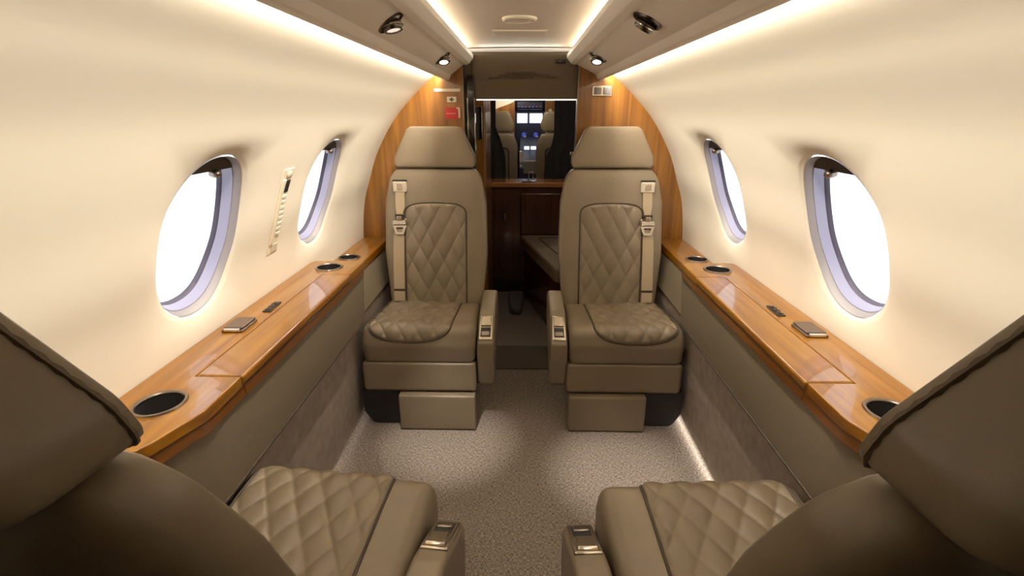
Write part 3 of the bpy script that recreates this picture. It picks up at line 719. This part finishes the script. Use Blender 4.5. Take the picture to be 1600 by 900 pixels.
def curtain(pts, label, x_out):
    # a hanging cloth with gentle vertical folds, its free edge following pts
    sg = -1 if x_out < 0 else 1; n = 44; P = resample(pts, 40, False); rows = []
    for q in P:
        row = []
        for k in range(n + 1):
            u = k / n; x = x_out + (q[0] - x_out) * u; row.append((x, 3.46 + .012 * math.sin(u * 34) + .02 * math.sin(u * 3), q[1]))
        rows.append(row)
    mb = MB().grid(rows); o = mb.build('cockpit_curtain', M['curtain'])
    so = o.modifiers.new('thick', 'SOLIDIFY'); so.thickness = .006
    tag(o, label, 'curtain', 'dark curtains framing the cockpit'); return o
curtain([(-.180, 1.43), (-.183, 1.10), (-.150, 1.02), (-.116, .91), (-.112, .72), (-.112, .02)], 'charcoal cockpit curtain on the left side of the cockpit opening', -.77)
curtain([(.206, 1.43), (.212, 1.06), (.197, .98), (.160, .91), (.146, .72), (.146, .02)], 'charcoal cockpit curtain on the right side of the cockpit opening', .77)
bk = thing('grab_handle', 'small pale metal hinge bracket left of the far right headrest', 'bracket', (.262, 2.42, .985))
box((-.035, -.006, .012), (.03, .006, .028), 'arm', M['metal'], bk, bevel=.003)
box((-.012, -.006, -.05), (.006, .006, .012), 'plate', M['metal'], bk, bevel=.003)
box((.010, -.083, .018), (.028, .004, .026), 'mount', M['dmetal'], bk, bevel=.001)
# ------------------------------------------------------------------ cockpit
def pilot_seat(cx, label, sg):
    t = thing('pilot_seat', label, 'seat', (cx, 4.0, 0), 0, 'pilot seats')
    w = .175
    o1 = [tuple(v) for v in resample(roundpoly([(-.135, 1.045), (-.15, 1.10), (-.115, 1.20), (.115, 1.20), (.15, 1.10), (.135, 1.045)], .03), 60)]
    pillow(o1, .035, .04, lambda x, y, z: Vector((x, y, z)), 5).build('headrest', M['leather'], t)
    o2 = [tuple(v) for v in resample(roundpoly([(-.12, .42), (-w, .60), (-w, .95), (-.14, 1.038), (.14, 1.038), (w, .95), (w, .60), (.12, .42)], .05), 80)]
    b = pillow(o2, .04, .06, lambda x, y, z: Vector((x, y - .0 + .08 * (1 - z), z)), 6).build('backrest', M['leather'], t)
    pth = [(-.105, .50), (-.105, .93), (.105, .93), (.105, .50)]
    pth = resample(roundpoly(pth, [0, .03, .03, 0], 5, False), 50, False)
    MB().tube([(p[0], -.041 + .08 * (1 - p[1]), p[1]) for p in pth], .005, 6).build('piping', M['piping'], b)
    sweepx(roundpoly([(-.02, .44), (.44, .46), (.47, .38), (.0, .36)], .03, 4), -.18, .18, .02).build('seat_cushion', M['beige'], t)
    box((-.12, .05, 0), (.12, .36, .36), 'pedestal', M['black'], t, bevel=.01)
    x0, x1 = sorted((-sg * .185, -sg * .235)); box((x0, .08, .55), (x1, .36, .60), 'armrest', M['beige'], t, bevel=.012)
pilot_seat(-.215, 'taupe leather pilot seat on the left of the cockpit doorway', -1)
pilot_seat(.285, 'taupe leather pilot seat on the right of the cockpit doorway', 1)
ip = thing('instrument_panel', 'dark blue cockpit instrument panel with two bright white screens', 'instrument panel', (0, 0, 0))
box((-.75, 5.02, .80), (.75, 5.25, 1.21), 'panel', M['navy'], ip, bevel=.01)
box((-.055, 5.0, 1.095), (.045, 5.025, 1.183), 'screen', M['screen'], ip, bevel=.003)
box((.066, 5.0, 1.095), (.190, 5.025, 1.183), 'screen', M['screen'], ip, bevel=.003)
box((-.07, 4.93, 1.215), (.205, 5.2, 1.30), 'glareshield', M['navy'], ip, bevel=.02)
for k in range(7): box((-.05 + k * .035, 4.925, 1.235), (-.035 + k * .035, 4.935, 1.25), 'switch', M['bluelamp'] if k % 3 == 1 else M['greyp'], ip, bevel=.002)
for x in (.012, .128):
    MB().lathe([(.022, 0), (.022, .012), (.018, .016), (.001, .016)], 20, Matrix.Translation((x, 5.02, .985)) @ Matrix.Rotation(PI / 2, 4, 'X'), False, True).build('dial', M['bluelamp'], ip)
    MB().lathe([(.012, .012), (.012, .03), (.001, .032)], 16, Matrix.Translation((x + .012, 5.02, .965)) @ Matrix.Rotation(PI / 2, 4, 'X'), False, True).build('knob', M['white'], ip)
pd = thing('centre_pedestal', 'grey control pedestal between the pilot seats with two white keys', 'pedestal', (.066, 0, 0))
MB().prism(roundpoly([(4.55, 0), (4.55, .72), (4.72, .86), (4.98, .97), (4.99, 0)], [.01, .03, .05, .01, .01]), lambda y, z: (-.095, y, z), lambda y, z: (.095, y, z)).build('body', M['navy'], pd, bevel=.006)
for x in (-.028, .034): box((x - .024, 4.665, .868), (x + .024, 4.72, .895), 'key', M['screen'], pd, bevel=.003)
box((-.06, 4.53, .66), (.06, 4.60, .78), 'throttle_cover', M['greyp'], pd, bevel=.012)
for x in (-.083, .083): MB().tube([(x, 4.62, .70), (x, 4.60, .80), (x, 4.58, .86)], .012, 8).build('lever', M['white'], pd)
for sg, x0, x1, lab in ((-1, -.70, -.075, 'honey wood cockpit side panel left of the instrument panel'), (1, .205, .72, 'honey wood cockpit side panel right of the instrument panel')):
    o = MB().prism([(x0, 1.02), (x1, 1.02), (x1, 1.29), (x0 if sg > 0 else -.115, 1.29 if sg > 0 else 1.27), (x0, 1.30 if sg > 0 else 1.06)], lambda x, z: (x, 4.78, z), lambda x, z: (x, 4.82, z)).build('wood_sidewall', M['wood_v'], smooth=False)
    tag(o, lab, 'panel')
    if sg > 0: box((.238, 4.772, 1.14), (.268, 4.78, 1.22), 'placard', M['white'], o, bevel=.001)
o = box((-.76, 4.84, .9), (-.08, 4.86, 1.42), 'wall_cockpit_left', M['wall'], smooth=False); struct(o)
o = box((.215, 4.84, .9), (.76, 4.86, 1.42), 'wall_cockpit_right', M['wall'], smooth=False); struct(o)
